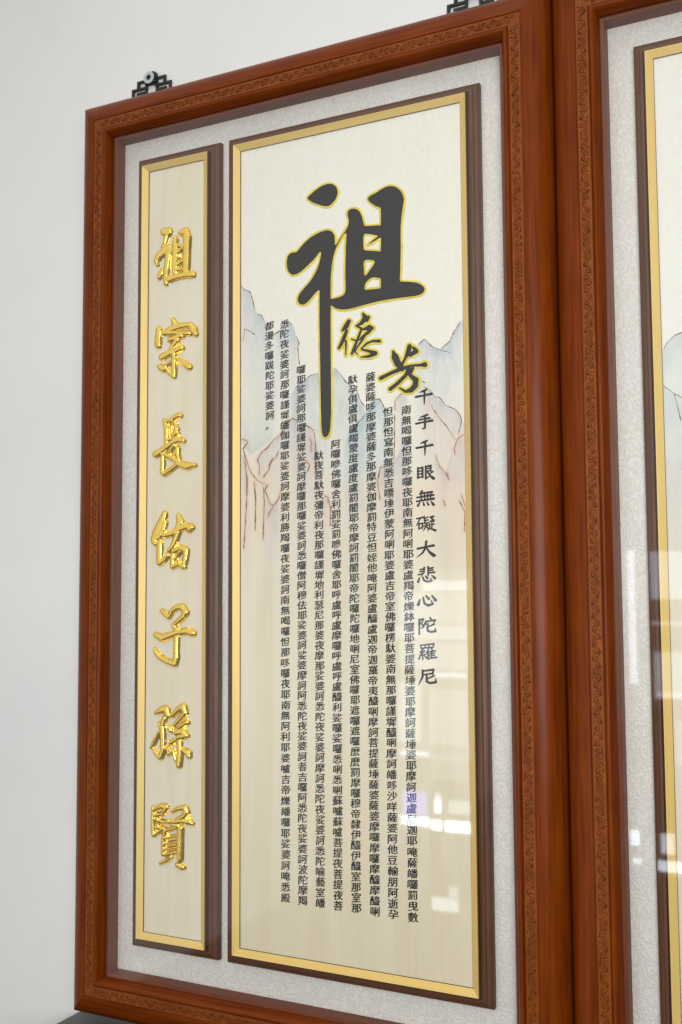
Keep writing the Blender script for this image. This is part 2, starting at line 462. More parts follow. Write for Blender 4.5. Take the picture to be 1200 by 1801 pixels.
# ------------------------------------------------------------------ brush shapes: distance field -> raised relief
def sdf_strokes(X, Y, strokes):
    D = np.full(X.shape, 1e9)
    for st in strokes:
        for (ax, ay, ar), (bx, by, br) in zip(st[:-1], st[1:]):
            dx, dy = bx-ax, by-ay
            t = np.clip(((X-ax)*dx+(Y-ay)*dy)/(dx*dx+dy*dy+1e-9), 0, 1)
            D = np.minimum(D, np.hypot(X-ax-t*dx, Y-ay-t*dy)-(ar+(br-ar)*t))
    return D
def chaikin(p, n=2):
    p = np.array(p, float)
    for _ in range(n):
        q = np.roll(p, -1, 0); a = .78*p+.22*q; b = .22*p+.78*q
        p = np.empty((2*len(a), 2)); p[0::2] = a; p[1::2] = b
    return p
def sdf_poly(X, Y, polys):
    """even-odd signed distance of a set of closed loops"""
    D = np.full(X.shape, 1e9); inside = np.zeros(X.shape, bool)
    for p in polys:
        q = np.roll(p, -1, 0)
        for (ax, ay), (bx, by) in zip(p, q):
            dx, dy = bx-ax, by-ay
            t = np.clip(((X-ax)*dx+(Y-ay)*dy)/(dx*dx+dy*dy+1e-12), 0, 1)
            D = np.minimum(D, np.hypot(X-ax-t*dx, Y-ay-t*dy))
            if ay != by:
                c = ((ay > Y) != (by > Y)) & (X < (bx-ax)*(Y-ay)/(by-ay)+ax)
                inside ^= c
    return np.where(inside, -D, D)
def relief(name, D, X, Y, height, depth, material, parent, margin=1.6, smooth=True, relax=0, base=0.0):
    """height = function of the distance field (layout units, + towards the viewer)"""
    H = height(D)
    for _ in range(relax):
        P = np.pad(H, 1, 'edge'); H = .4*H+.15*(P[:-2, 1:-1]+P[2:, 1:-1]+P[1:-1, :-2]+P[1:-1, 2:])
    x, z = onto(X, Y, depth)
    keep = D < margin
    cell = keep[:-1, :-1] | keep[1:, :-1] | keep[:-1, 1:] | keep[1:, 1:]
    n, m_ = D.shape; idx = np.arange(n*m_).reshape(n, m_)
    q = np.stack([idx[:-1, :-1], idx[1:, :-1], idx[1:, 1:], idx[:-1, 1:]], -1)[cell]
    used = np.unique(q); remap = -np.ones(n*m_, int); remap[used] = np.arange(len(used))
    V = np.stack([x.ravel(), (depth-base-H).ravel(), z.ravel()], -1)[used]
    return mesh_obj(name, V, remap[q], material, parent, smooth=smooth)
def grid(x0, x1, y0, y1, step):
    xs = np.arange(x0, x1+step, step); ys = np.arange(y0, y1+step, step)
    return np.meshgrid(xs, ys)

# ------------------------------------------------------------------ plaques
PROF_OUT = [(.010, WALL_Y-.004), (.0, WALL_Y-.012), (0, .050), (.0010, .030), (.0040, .014), (.0095, .000), (.018, -.012), (.029, -.0225), (.042, -.031), (.056, -.0375), (.072, -.0425), (.086, -.0445),
            (.0935, -.0445), (.0955, -.0405), (.0965, -.0405)]
PROF_BAND = [(.0966, -.0403), (.0985, -.0425), (.119, -.0430), (.1395, -.0425), (.1412, -.0403)]
PROF_IN = [(.1413, -.0405), (.1422, -.0395), (.1432, -.0425), (.1455, -.0475), (.1495, -.0500), (.1545, -.0495), (.1595, -.0455), (.1640, -.0385), (.1680, -.030),
           (.1705, -.024), (.1715, -.0185), (.1730, -.0170), (.1735, -.013), (.1735, -.004), (.150, .0)]
SIDES = ('top', 'right', 'bottom', 'left')
MIDW = .119

def scroll_strokes(length, seed):
    """carved running scroll along a band: list of (polyline (along, across)) inside the band"""
    r = random.Random(seed); out = []; s = .022; flip = 1
    while s < length-.022:
        flip = -flip if r.random() < .75 else flip
        R = r.uniform(.0088, .0118); t = s; turns = r.uniform(1.1, 1.7); ph = r.uniform(-.6, .6)
        pts = []
        for i in range(22):
            a = i/21; ang = ph+a*turns*2*PI; rad = R*(1-.84*a)*(1+.08*math.sin(3*ang))
            pts.append((t+1.1*rad*math.cos(ang), flip*(.0025+rad*math.sin(ang))))
        out.append(pts)
        step = r.uniform(.019, .027)
        # the stem running on to the next curl
        out.append([(t+R*1.05*math.cos(ph), flip*(.0025+R*math.sin(ph))), (t+R*1.2, -flip*.006), (t+step*.8, -flip*.0125), (t+step*1.15, -flip*.010)])
        # leaves filling the gaps
        for q in range(r.choice((1, 2, 2, 3))):
            cx = t+r.uniform(-.4, 1.0)*step; cy = -flip*r.uniform(.006, .0145); an = r.uniform(0, 2*PI); l = r.uniform(.003, .0065); b = r.uniform(-.6, .6)
            p = [(cx+l*k*math.cos(an+b*k), cy+l*k*math.sin(an+b*k)) for k in (-1, -.5, 0, .5, 1)]
            out.append([(x, max(-.0165, min(.0165, y))) for x, y in p])
        s += step
    return out

def carved_mesh(x0, x1, zb, zt, side, seed):
    w = MIDW
    if side in ('top', 'bottom'):
        L = x1-x0-2*w; z = zt-w if side == 'top' else zb+w
        at = lambda a, c: (x0+w+a, z+c)
    else:
        L = zt-zb-2*w; x = x0+w if side == 'left' else x1-w
        at = lambda a, c: (x+c, zb+w+a)
    V, Fc = [], []
    for pl in scroll_strokes(L, seed):
        base = len(V); n = len(pl); p = np.array(pl)
        for i in range(n):
            d = p[min(i+1, n-1)]-p[max(i-1, 0)]; d /= np.linalg.norm(d)+1e-9
            nr = np.array([-d[1], d[0]]); t = i/(n-1)
            hw = .00105*(.5+.7*math.sin(PI*min(1, .12+t*.8)))
            for k, (o_, y) in enumerate(((-1, -.0428), (0, -.0452), (1, -.0428))):
                q = p[i]+nr*hw*o_; X, Z = at(q[0], q[1]); V.append((X, y, Z))
        for i in range(n-1):
            for k in range(2):
                a = base+i*3+k; Fc.append((a, a+3, a+4, a+1))
    return V, Fc

FRAMES = 'carved wooden framed plaques side by side on the wall'
def make_plaque(x0, x1, zb, zt, label, seed):
    root = empty('framed_plaque', ((x0+x1)/2, WALL_Y, zb), label, 'framed plaque', FRAMES)
    for i, side in enumerate(SIDES):
        A = ([], [], [])
        add(A, frame_strip(x0, x1, zb, zt, PROF_OUT, side)); add(A, frame_strip(x0, x1, zb, zt, PROF_IN, side))
        rail = mesh_obj('rail', A[0], A[1], M_FRAME, root, uvs=A[2]); auto_smooth(rail, 42)
        B = frame_strip(x0, x1, zb, zt, PROF_BAND, side)
        bv, bf, bu = list(B[0]), list(B[1]), list(B[2]); nb = len(bf)
        cv, cf = carved_mesh(x0, x1, zb, zt, side, seed*10+i); n0 = len(bv)
        bv += cv; bf += [tuple(q+n0 for q in p) for p in cf]; bu += [(p[0]*S*3, p[2]*S*3) for p in cv]
        mi = [0]*nb+[1]*len(cf)
        band = mesh_obj('carved_band', bv, bf, [M_BAND, M_CARVE], rail, uvs=bu, midx=mi); auto_smooth(band, 45)
    # liner wall between glass and cloth
    E = .187
    A = ([], [], [])
    for side in SIDES:
        add(A, frame_strip(x0, x1, zb, zt, [(.150, -.002), (E-.002, -.002), (E, .000), (E, .0615)], side))
    mesh_obj('liner', A[0], A[1], M_LINER, root, uvs=A[2])
    # cloth-covered backing
    v, f, u = box(x0+.10, x1-.10, .0600, .080, zb+.10, zt-.10)
    mesh_obj('fabric_backing', v, f, M_FABRIC, root, uvs=u)
    v, f, u = box(x0+.155, x1-.155, -.0085, -.0085, zb+.155, zt-.155)
    g = .160
    mesh_obj('glass_pane', [(x0+g, -.0085, zb+g), (x1-g, -.0085, zb+g), (x1-g, -.0085, zt-g), (x0+g, -.0085, zt-g)], [(0, 1, 2, 3)], M_GLASS, root)
    return root

PANEL_Y = .0205
def make_board(root, name, x0, x1, zb, zt, painted=False, paint=None, lines=()):
    A = ([], [], [])
    for side in SIDES:
        add(A, frame_strip(x0-.0435, x1+.0435, zb-.0435, zt+.0435,
            [(.0, .0605), (0, .0445), (.0008, .038), (.003, .034), (.0065, .0315), (.020, .0275), (.0215, .0245), (.0235, .0225), (.034, .0215), (.0355, .026), (.0415, .026), (.0415, .002)], side))
    # the solid board under the mouldings
    v, f, u = box(x0+.002, x1-.002, .024, .0596, zb+.002, zt-.002)
    add(A, (v, f, u))
    board = mesh_obj(name, A[0], A[1], M_BASE, root, uvs=A[2]); auto_smooth(board, 38)
    A = ([], [], []); mi = []
    for side in SIDES:
        st = frame_strip(x0, x1, zb, zt, [(-.001, .0235), (0, .0005), (.0012, -.0010), (.0030, -.0002), (.0255, .0155), (.0262, .0162), (.0270, .0230)], side)
        add(A, st); mi += [0, 0, 0, 0, 1, 1]
    mesh_obj('gold_trim', A[0], A[1], [M_GOLD, M_LIP], board, uvs=A[2], midx=mi)
    w = .0266
    if not painted:
        mesh_obj('wood_panel', [(x0+w, PANEL_Y, zb+w), (x1-w, PANEL_Y, zb+w), (x1-w, PANEL_Y, zt-w), (x0+w, PANEL_Y, zt-w)], [(0, 1, 2, 3)], M_MAPLE, board,
                 uvs=[((x0+w)*S, zb*S), ((x1-w)*S, zb*S), ((x1-w)*S, zt*S), ((x0+w)*S, zt*S)])
    else:
        nx, nz = 200, 640
        gx, gz = np.meshgrid(np.linspace(x0+w, x1-w, nx), np.linspace(zb+w, zt-w, nz))
        V = np.stack([gx.ravel(), np.full(gx.size, PANEL_Y), gz.ravel()], -1)
        idx = np.arange(nx*nz).reshape(nz, nx)
        Q = np.stack([idx[:-1, :-1], idx[:-1, 1:], idx[1:, 1:], idx[1:, :-1]], -1).reshape(-1, 4)
        lv, lf = lines_mesh(lines, PANEL_Y); lv = np.array(lv); n0 = len(V)
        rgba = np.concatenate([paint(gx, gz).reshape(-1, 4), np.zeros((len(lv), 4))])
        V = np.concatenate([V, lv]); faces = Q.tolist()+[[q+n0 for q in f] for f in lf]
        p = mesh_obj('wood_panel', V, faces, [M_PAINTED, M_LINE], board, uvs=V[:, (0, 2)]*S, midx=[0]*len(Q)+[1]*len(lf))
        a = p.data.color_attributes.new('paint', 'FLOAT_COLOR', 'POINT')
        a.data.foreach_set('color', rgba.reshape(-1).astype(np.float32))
    return board

# ---- the painted landscape (pixel lists are the traced ridges)
def fbm(x, y, seed, octv=4):
    r = np.random.default_rng(seed); out = np.zeros_like(x); amp = 1; tot = 0
    for k in range(octv):
        g = r.random((24, 24)); fx = (x*2**k) % 23; fy = (y*2**k) % 23
        ix, iy = fx.astype(int), fy.astype(int); tx, ty = fx-ix, fy-iy; tx = tx*tx*(3-2*tx); ty = ty*ty*(3-2*ty)
        out += amp*((g[iy, ix]*(1-tx)+g[iy, ix+1]*tx)*(1-ty)+(g[iy+1, ix]*(1-tx)+g[iy+1, ix+1]*tx)*ty); tot += amp; amp *= .55
    return out/tot
BLUE, TEAL, LAV, WARM, BROWN, MILK = (.40, .48, .55), (.33, .47, .54), (.47, .44, .50), (.80, .56, .38), (.42, .27, .16), (.80, .79, .74)
WASHES = [  # ridge, fade length px, colour, strength, x soft edge
    ([(418, 498), (424, 503), (431, 510), (440, 514), (444, 525), (449, 544), (452, 553), (460, 555), (466, 567), (476, 600), (484, 660), (490, 720)], 170, BLUE, .52),
    ([(478, 592), (492, 580), (506, 565), (515, 571), (521, 591), (526, 602), (527, 641), (530, 690)], 120, BLUE, .48),
    ([(506, 702), (521, 681), (526, 674), (539, 666), (547, 660), (560, 657), (590, 648), (600, 660), (609, 672), (620, 680), (628, 688), (634, 704), (642, 716), (648, 760)], 230, BLUE, .56),
    ([(604, 800), (612, 768), (626, 750), (636, 736), (650, 716), (660, 702), (668, 702), (676, 716), (686, 740), (694, 770)], 190, TEAL, .60),
    ([(724, 640), (730, 622), (736, 606), (746, 597), (752, 602), (762, 611), (773, 615), (780, 610), (791, 601), (799, 583), (811, 565), (822, 556)], 150, BLUE, .56),
    ([(694, 740), (696, 706), (704, 694), (717, 699), (724, 712)], 260, LAV, .55),
    ([(740, 672), (750, 681), (760, 690), (767, 700), (784, 713), (801, 720), (810, 731), (813, 741), (824, 750)], 130, LAV, .42),
    ([(760, 800), (773, 819), (784, 832), (796, 790), (806, 775), (826, 770)], 150, LAV, .55),
    ([(660, 846), (669, 822), (680, 819), (694, 812), (716, 770), (728, 772)], 150, LAV, .62),
    ([(448, 806), (454, 800), (471, 787), (483, 772), (497, 756), (508, 740), (515, 736), (523, 739), (532, 747), (552, 758), (556, 793), (560, 830)], 150, LAV, .42),
    ([(422, 800), (431, 801), (436, 817), (440, 900)], 140, LAV, .62),
    ([(462, 880), (466, 866), (472, 877), (477, 886), (483, 888), (491, 877), (496, 866)], 110, LAV, .66),
    ([(536, 800), (548, 770), (556, 790), (563, 820), (571, 872), (578, 875), (583, 895)], 120, LAV, .50),
    ([(418, 770), (440, 800), (470, 780), (485, 762)], -60, TEAL, .38),
    ([(418, 820), (470, 835), (500, 812), (540, 800), (600, 870), (660, 860), (700, 860), (770, 850), (840, 880)], 150, WARM, .30),
    ([(740, 690), (770, 740), (800, 770), (830, 780)], 120, WARM, .34),
]
LINES = [
    [(424.5, 503), (431, 510), (440, 513.5), (444, 525), (448.6, 544)], [(436, 512), (440, 511)], [(452, 553), (460, 554.5), (466, 567)],
    [(428, 601), (431, 578), (439, 582), (449, 589)], [(481, 589), (488, 585), (497, 580)], [(506.6, 565), (514.7, 571.5)], [(521, 591), (526, 602), (525, 608)],
    [(524, 608), (525, 623), (527, 641)], [(520, 684), (526, 674.5), (532, 672)], [(539, 666), (547, 660), (560, 657)], [(590, 648), (600, 660), (609, 672), (620, 680)], [(628, 688), (634, 704), (642, 716)],
    [(626, 750), (631, 742), (638, 736), (641, 728)], [(660, 702), (668, 702), (676, 716)], [(736, 606), (746, 597), (747, 597), (752, 602), (762, 611), (773, 615), (791, 620)],
    [(776, 614), (780, 610), (791, 601), (799, 583), (811, 565)], [(741, 670), (749.5, 674)], [(747, 681), (754, 684), (760, 690), (767, 700)],
    [(767, 700), (769, 698), (773, 699), (784, 713), (801.5, 720), (810, 731), (812, 741), (808, 757), (806, 764)], [(759, 712), (762.5, 720), (773, 735), (786, 750), (795, 765), (801.5, 774)],
    [(804, 774), (799, 789), (801, 800)], [(804, 774), (812, 766), (818, 764)], [(766, 800), (773, 819.5), (784, 832), (790, 836)], [(784, 832), (791, 845)],
    [(695, 722), (695, 705), (704, 694), (709, 692)], [(694, 730), (694.5, 757), (694, 782), (693, 809)], [(665, 843), (669, 822), (680, 819.5), (693, 814)], [(664, 843), (666, 862), (669, 879)],
    [(424, 772), (434, 775), (436, 779), (430, 786), (428, 790), (431, 801), (436, 817), (442, 832), (453.5, 845), (463, 851)],
    [(456, 837), (457, 820), (453, 809), (460, 796), (471, 787), (478, 778), (482.5, 772), (489, 768)], [(493, 766), (497, 756), (506.6, 742), (508, 740.5), (514.7, 736), (523, 739)],
    [(532, 745), (545, 752), (552, 758)], [(553, 761), (555, 780), (556, 793), (555, 830)], [(490.5, 793), (486, 804), (476, 814), (473, 827), (463, 840)], [(480, 806), (473, 820)],
    [(471, 853), (466, 862), (472, 877), (476, 886.5), (482.5, 888), (490.5, 877), (494, 866)], [(482, 888), (474, 902), (472, 910)],
    [(436, 837), (434, 885), (429, 965)], [(447, 846), (450, 877), (449, 933)], [(464, 856), (465, 885), (463, 949)], [(431, 810), (434, 840), (434, 870)],
    [(571, 872), (577.5, 874), (577, 884)], [(578, 880), (582, 894.6), (581, 925)], [(545, 770), (548, 778), (547, 795)], [(538, 810), (545, 818), (541, 830)],
    [(808, 880), (818, 900), (817, 935)], [(812, 870), (818, 890)], [(780, 880), (784, 890)],
]
def paint_main(gx, gz):
    px, py = seen(gx, gz, PANEL_Y)
    rgb = np.zeros(gx.shape+(3,)); al = np.zeros(gx.shape)
    a1 = .36*np.clip((py-1250)/430, 0, 1)*(.7+.6*fbm(px*.012, py*.004, 91))                     # dimmer, warmer light towards the foot, put into the panel colour
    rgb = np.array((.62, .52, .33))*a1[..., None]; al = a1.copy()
    a0 = np.clip((1080-py)/520, 0, 1); a0 = .92*a0*a0*(3-2*a0)*(.8+.3*fbm(px*.01, py*.006, 90))      # milky ground coat of the sky
    rgb = rgb*(1-a0[..., None])+np.array((.85, .84, .765))*a0[..., None]; al = al+a0*(1-al)
    for i, (ridge, fade, colr, st) in enumerate(WASHES):
        r = np.array(ridge, float); ry = np.interp(px, r[:, 0], r[:, 1])+3*(fbm(px*.15, py*.02, i)-.5)
        xe = np.clip(np.minimum(px-r[0, 0], r[-1, 0]-px)/14+.1, 0, 1)
        d = py-ry
        if fade < 0: d = -d
        L = abs(fade); m = 1/(1+np.exp(-d/(14 if colr is WARM else 1.2)))*np.exp(-np.maximum(d, 0)/L)*(np.clip(1.35-np.maximum(d, 0)/(2.2*L), 0, 1))
        a = 1.8*st*m*xe*(.40+1.1*fbm(px*.06, py*.025, 40+i))*(.60+.40*np.exp(-np.maximum(d, 0)/12)+.55*(fbm(px*.35, py*.06, 60+i)-.5)+.4*(fbm(px*.8+py*.3, py*.5, 80+i)-.5))
        a = np.clip(a, 0, .85)
        rgb = rgb*(1-a[..., None])+np.array(colr)*a[..., None]; al = al+a*(1-al)
    X0, Y0 = px, py
    for ln in LINES[20:]:
        st = [(x, y, .3) for x, y in ln]; P = np.array(ln)
        box_ = (X0 > P[:, 0].min()-8) & (X0 < P[:, 0].max()+8) & (Y0 > P[:, 1].min()-8) & (Y0 < P[:, 1].max()+8)
        if not box_.any(): continue
        d = sdf_strokes(X0[box_], Y0[box_], [st]); a = .42*np.exp(-np.maximum(d, 0)/2.2)*(.3+1.3*fbm(X0*.1, Y0*.1, 17)[box_])
        a = np.clip(a, 0, .7)
        rgb[box_] = rgb[box_]*(1-a[:, None])+np.array((.56, .29, .12))*a[:, None]; al[box_] += a*(1-al[box_])
    col = np.where(al[..., None] > 1e-4, rgb/np.maximum(al[..., None], 1e-4), .6)
    return np.concatenate([col, al[..., None]], -1)
def lines_mesh(lines, depth):
    V, Fc = [], []
    r = np.random.default_rng(3)
    for ln in lines:
        p = np.array(ln, float); s = np.r_[0, np.cumsum(np.hypot(*np.diff(p, axis=0).T))]
        n = max(4, int(s[-1]/1.2)); t = np.linspace(0, s[-1], n)
        X = np.interp(t, s, p[:, 0])+r.normal(0, .22, n); Y = np.interp(t, s, p[:, 1])+r.normal(0, .22, n)
        w = (.36+.52*np.abs(np.interp(t, np.linspace(0, s[-1], max(3, n//5)), r.normal(0, .8, max(3, n//5)))))*np.clip(np.minimum(t, s[-1]-t)/3+.35, 0, 1)
        w = np.clip(w, .2, 1.1)
        dx, dy = np.gradient(X), np.gradient(Y); l = np.hypot(dx, dy)+1e-6; nx, ny = -dy/l, dx/l
        b = len(V)
        for sgn in (-1, 1):
            xx, zz = onto(X+sgn*w*nx, Y+sgn*w*ny, depth)
            V += [(a, depth-.0005, c) for a, c in zip(xx, zz)]
        Fc += [(b+i, b+i+1, b+n+i+1, b+n+i) for i in range(n-1)]
    return V, Fc

# ================================================================= whole plaque
ZT, ZB = 1.567, -2.343
plaque = make_plaque(-.7865, 1.3275, ZB, ZT, 'whole carved wooden frame with gold lettered strip and big black character', 1)
couplet = make_board(plaque, 'couplet_board', -.4635, -.1290, -1.9993, 1.2405)
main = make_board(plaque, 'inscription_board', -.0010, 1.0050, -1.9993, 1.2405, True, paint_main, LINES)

# ---- gold characters on the narrow board: strokes in 1/6 px from (240, base)
G = [
 (380, [[(300, 170, 32), (345, 165, 34)], [(345, 170, 24), (325, 220, 14), (305, 285, 13)],
        [(290, 325, 20), (345, 345, 34)], [(310, 365, 32), (245, 420, 28), (215, 480, 18), (228, 512, 9)],
        [(345, 380, 28), (335, 480, 22), (325, 560, 20), (318, 650, 20), (318, 712, 17)], [(290, 560, 13), (262, 610, 20), (245, 652, 13)],
        [(415, 240, 20), (415, 330, 24), (412, 480, 23), (412, 595, 23)], [(385, 350, 10), (372, 395, 9)],
        [(475, 180, 20), (525, 160, 28), (540, 220, 34), (536, 350, 30), (532, 480, 30), (528, 590, 28)],
        [(425, 325, 12), (505, 318, 11)], [(440, 400, 8), (490, 340, 8)], [(430, 440, 15), (505, 446, 12)], [(430, 530, 9), (500, 470, 9)], [(430, 575, 14), (505, 560, 12)],
        [(350, 672, 24), (430, 642, 24), (520, 622, 24), (598, 618, 26)]]),
 (380, [[(392, 1100, 15), (415, 1150, 26), (400, 1192, 18)], [(245, 1200, 24), (236, 1290, 27), (235, 1362, 27)],
        [(300, 1236, 18), (380, 1192, 26), (480, 1160, 24), (572, 1150, 20), (606, 1200, 34), (628, 1245, 20)], [(560, 1238, 20), (480, 1238, 17), (410, 1238, 14), (300, 1240, 14)],
        [(355, 1310, 18), (420, 1288, 20), (482, 1266, 20)], [(440, 1310, 16), (400, 1360, 18), (372, 1400, 14)],
        [(278, 1490, 28), (350, 1452, 23), (440, 1412, 24), (482, 1392, 22)], [(402, 1430, 18), (402, 1550, 18), (402, 1640, 20), (402, 1692, 17)], [(390, 1685, 14), (350, 1650, 13), (325, 1612, 10)],
        [(258, 1596, 24), (292, 1620, 20), (320, 1580, 12), (372, 1540, 9)], [(430, 1505, 10), (500, 1550, 18), (560, 1592, 25)]]),
 (710, [[(378, 172, 14), (430, 132, 20), (466, 126, 19)], [(302, 180, 13), (325, 262, 20), (325, 360, 19), (325, 432, 16)], [(320, 190, 14), (385, 180, 13)],
        [(422, 225, 16), (432, 270, 19), (412, 325, 15), (445, 312, 10)], [(378, 240, 12), (380, 320, 9)], [(345, 386, 11), (440, 362, 13)],
        [(210, 536, 27), (290, 482, 22), (390, 412, 18), (460, 380, 22), (500, 392, 17)], [(440, 470, 18), (440, 540, 19), (456, 590, 13)], [(410, 440, 10), (345, 520, 10)], [(400, 550, 10), (440, 470, 10)],
        [(310, 540, 13), (400, 582, 21), (480, 642, 27), (542, 660, 31), (622, 650, 12)], [(285, 540, 15), (285, 640, 16), (280, 722, 19), (300, 746, 15), (360, 702, 17), (440, 640, 16)]]),
 (710, [[(305, 1162, 22), (272, 1250, 34), (222, 1360, 36), (192, 1440, 30), (210, 1474, 22)], [(312, 1250, 16), (290, 1330, 20), (242, 1420, 17)],
        [(255, 1480, 24), (250, 1580, 26), (252, 1680, 24), (300, 1650, 17), (335, 1602, 12)],
        [(448, 1185, 16), (470, 1250, 32), (440, 1300, 18)], [(300, 1390, 20), (380, 1370, 25), (460, 1322, 26), (540, 1292, 26), (582, 1305, 28), (560, 1342, 15)],
        [(450, 1350, 20), (420, 1430, 22), (390, 1502, 18), (342, 1560, 14)], [(392, 1600, 20), (388, 1722, 19)], [(400, 1560, 18), (470, 1522, 24), (530, 1542, 23)],
        [(530, 1560, 24), (522, 1640, 22), (502, 1722, 19)], [(390, 1720, 16), (460, 1692, 18), (512, 1720, 16)], [(470, 1560, 9), (420, 1640, 9)]]),
 (1040, [[(272, 205, 12), (320, 240, 24), (350, 275, 15), (380, 212, 18), (430, 172, 22), (490, 162, 25), (526, 220, 27), (500, 270, 22), (440, 322, 18), (398, 360, 18), (430, 402, 15)],
         [(208, 458, 18), (280, 492, 32), (370, 460, 26), (450, 432, 24), (540, 420, 28), (600, 440, 28)],
         [(430, 490, 22), (426, 600, 22), (426, 700, 24), (410, 765, 24), (340, 742, 20), (250, 690, 22), (212, 640, 16), (200, 605, 7)]]),
 (1040, [[(212, 1280, 12), (280, 1250, 32), (320, 1242, 28), (345, 1312, 18)], [(300, 1340, 18), (280, 1420, 20), (285, 1550, 20), (285, 1680, 20), (260, 1752, 20), (212, 1700, 13), (190, 1660, 8)],
         [(250, 1480, 9), (202, 1570, 14), (170, 1642, 14)], [(248, 1390, 8), (262, 1440, 10)], [(300, 1660, 14), (350, 1660, 18), (345, 1712, 12)],
         [(385, 1312, 15), (440, 1252, 21), (500, 1215, 26), (522, 1282, 21), (460, 1352, 19), (410, 1412, 15)], [(540, 1382, 20), (480, 1422, 17), (430, 1462, 15)], [(358, 1440, 20), (372, 1470, 16)],
         [(430, 1492, 24), (500, 1480, 30), (530, 1522, 26), (445, 1542, 19)], [(375, 1592, 24), (430, 1562, 11)], [(460, 1590, 22), (465, 1700, 24), (460, 1790, 23), (455, 1842, 20)],
         [(345, 1722, 10), (400, 1682, 12)], [(400, 1690, 9), (420, 1782, 10)], [(500, 1672, 16), (550, 1702, 30), (562, 1742, 18)]]),
 (1340, [[(185, 480, 14), (184, 600, 17), (184, 720, 18), (190, 770, 17)], [(200, 500, 12), (270, 466, 21), (320, 476, 24), (312, 512, 18)], [(212, 560, 13), (290, 546, 15), (305, 512, 11)],
         [(205, 600, 10), (290, 632, 15)], [(232, 545, 9), (240, 700, 9)], [(240, 692, 14), (290, 700, 16), (230, 752, 12)],
         [(388, 520, 11), (450, 492, 16), (520, 482, 22), (536, 532, 24), (510, 572, 22), (440, 612, 20)], [(315, 630, 14), (420, 630, 19), (500, 622, 21), (570, 632, 26), (592, 648, 16)],
         [(440, 672, 20), (390, 660, 11)], [(315, 715, 17), (296, 800, 18), (290, 900, 18), (290, 972, 16)], [(345, 715, 14), (430, 690, 14)], [(472, 700, 24), (466, 800, 26), (465, 900, 26), (465, 1022, 23), (460, 1062, 13)],
         [(305, 800, 9), (430, 778, 10)], [(305, 862, 9), (430, 842, 10)], [(300, 976, 13), (425, 950, 14)], [(300, 918, 8), (430, 900, 9)],
         [(370, 1002, 12), (320, 1042, 14), (258, 1070, 8)], [(440, 1082, 20), (492, 1112, 23)]]),
]
for base, strokes in G:
    st = [[(240+x/6, base+y/6, r/6) for x, y, r in s] for s in strokes]
    P = np.array([p for s in st for p in s])
    X, Y = grid(P[:, 0].min()-9, P[:, 0].max()+9, P[:, 1].min()-9, P[:, 1].max()+9, .5)
    D = sdf_strokes(X, Y, st)-1.5
    def hgt(D):
        t = np.clip(-D/3.2, 0, 1)
        dome = .0088*np.sqrt(1-(1-t)**2)+.0022*np.clip(-D/6, 0, 1)
        rim = .0022*np.clip((1.3-D)/.5, -1.2, 1)
        return np.where(D < 0, dome+.0022, rim)
    relief('gold_character', D, X, Y, hgt, PANEL_Y, M_LETTER, couplet, margin=2.4, relax=6)

# ---- the large black characters with their yellow outline
def q4(l): return chaikin([(480+x/4, 300+y/4) for x, y in l])
def q5(l): return [[(540+x/5, 500+y/5, r/5) for x, y, r in s] for s in l]
ZU_DOT = q4([(240, 200), (250, 182), (290, 145), (340, 108), (385, 92), (425, 93), (452, 115), (464, 155), (448, 205), (405, 252), (365, 256), (290, 232)])
ZU = [ZU_DOT, q4([(170, 572), (190, 545), (230, 500), (270, 465), (340, 428), (385, 418), (415, 424), (438, 452), (442, 490), (440, 530), (470, 482), (510, 425), (530, 388), (536, 350), (524, 312), (530, 285), (548, 268), (580, 266), (608, 278), (630, 315), (640, 360),
     (647, 391), (700, 387), (757, 384), (760, 384), (761, 330), (759, 268), (755, 262), (735, 258), (700, 238), (665, 206), (680, 180), (720, 160), (760, 132), (815, 106), (870, 112), (910, 148), (929, 200), (917, 270), (909, 330), (903, 420), (904, 560), (902, 680),
     (898, 772), (900, 780), (960, 780), (1020, 788), (1060, 808), (1076, 836), (1062, 864), (1020, 884), (940, 893), (850, 905), (760, 920), (660, 944), (560, 973), (500, 983), (450, 976), (413, 950), (412, 962), (411, 1000),
     (411, 1120), (413, 1300), (414, 1520), (416, 1640), (412, 1790), (405, 1840), (392, 1868), (372, 1880), (352, 1870), (342, 1816), (338, 1680), (335, 1520), (332, 1312), (328, 1120), (328, 920), (329, 850), (326, 842), (300, 868), (250, 928), (217, 950), (186, 941), (172, 910), (185, 870), (225, 822), (270, 770), (310, 702), (330, 640), (341, 578),
     (334, 574), (300, 622), (240, 680), (190, 725), (140, 740), (106, 712), (96, 650), (104, 600), (128, 576)]),
     q4([(448, 550), (432, 600), (420, 660), (412, 750), (411, 895), (414, 902), (445, 895), (490, 882), (512, 857), (511, 780), (510, 680), (512, 560), (518, 452), (516, 440), (495, 462), (465, 515)]),
     q4([(640, 447), (680, 450), (738, 460), (738, 464), (700, 490), (670, 520), (669, 526), (712, 504), (758, 474), (762, 476), (759, 566), (755, 568), (690, 562), (648, 560), (642, 550)]),
     q4([(640, 630), (700, 632), (722, 642), (690, 690), (655, 738), (648, 736)]),
     q4([(648, 832), (656, 790), (700, 752), (758, 760), (761, 764), (760, 824), (756, 828), (700, 834), (654, 838)])]
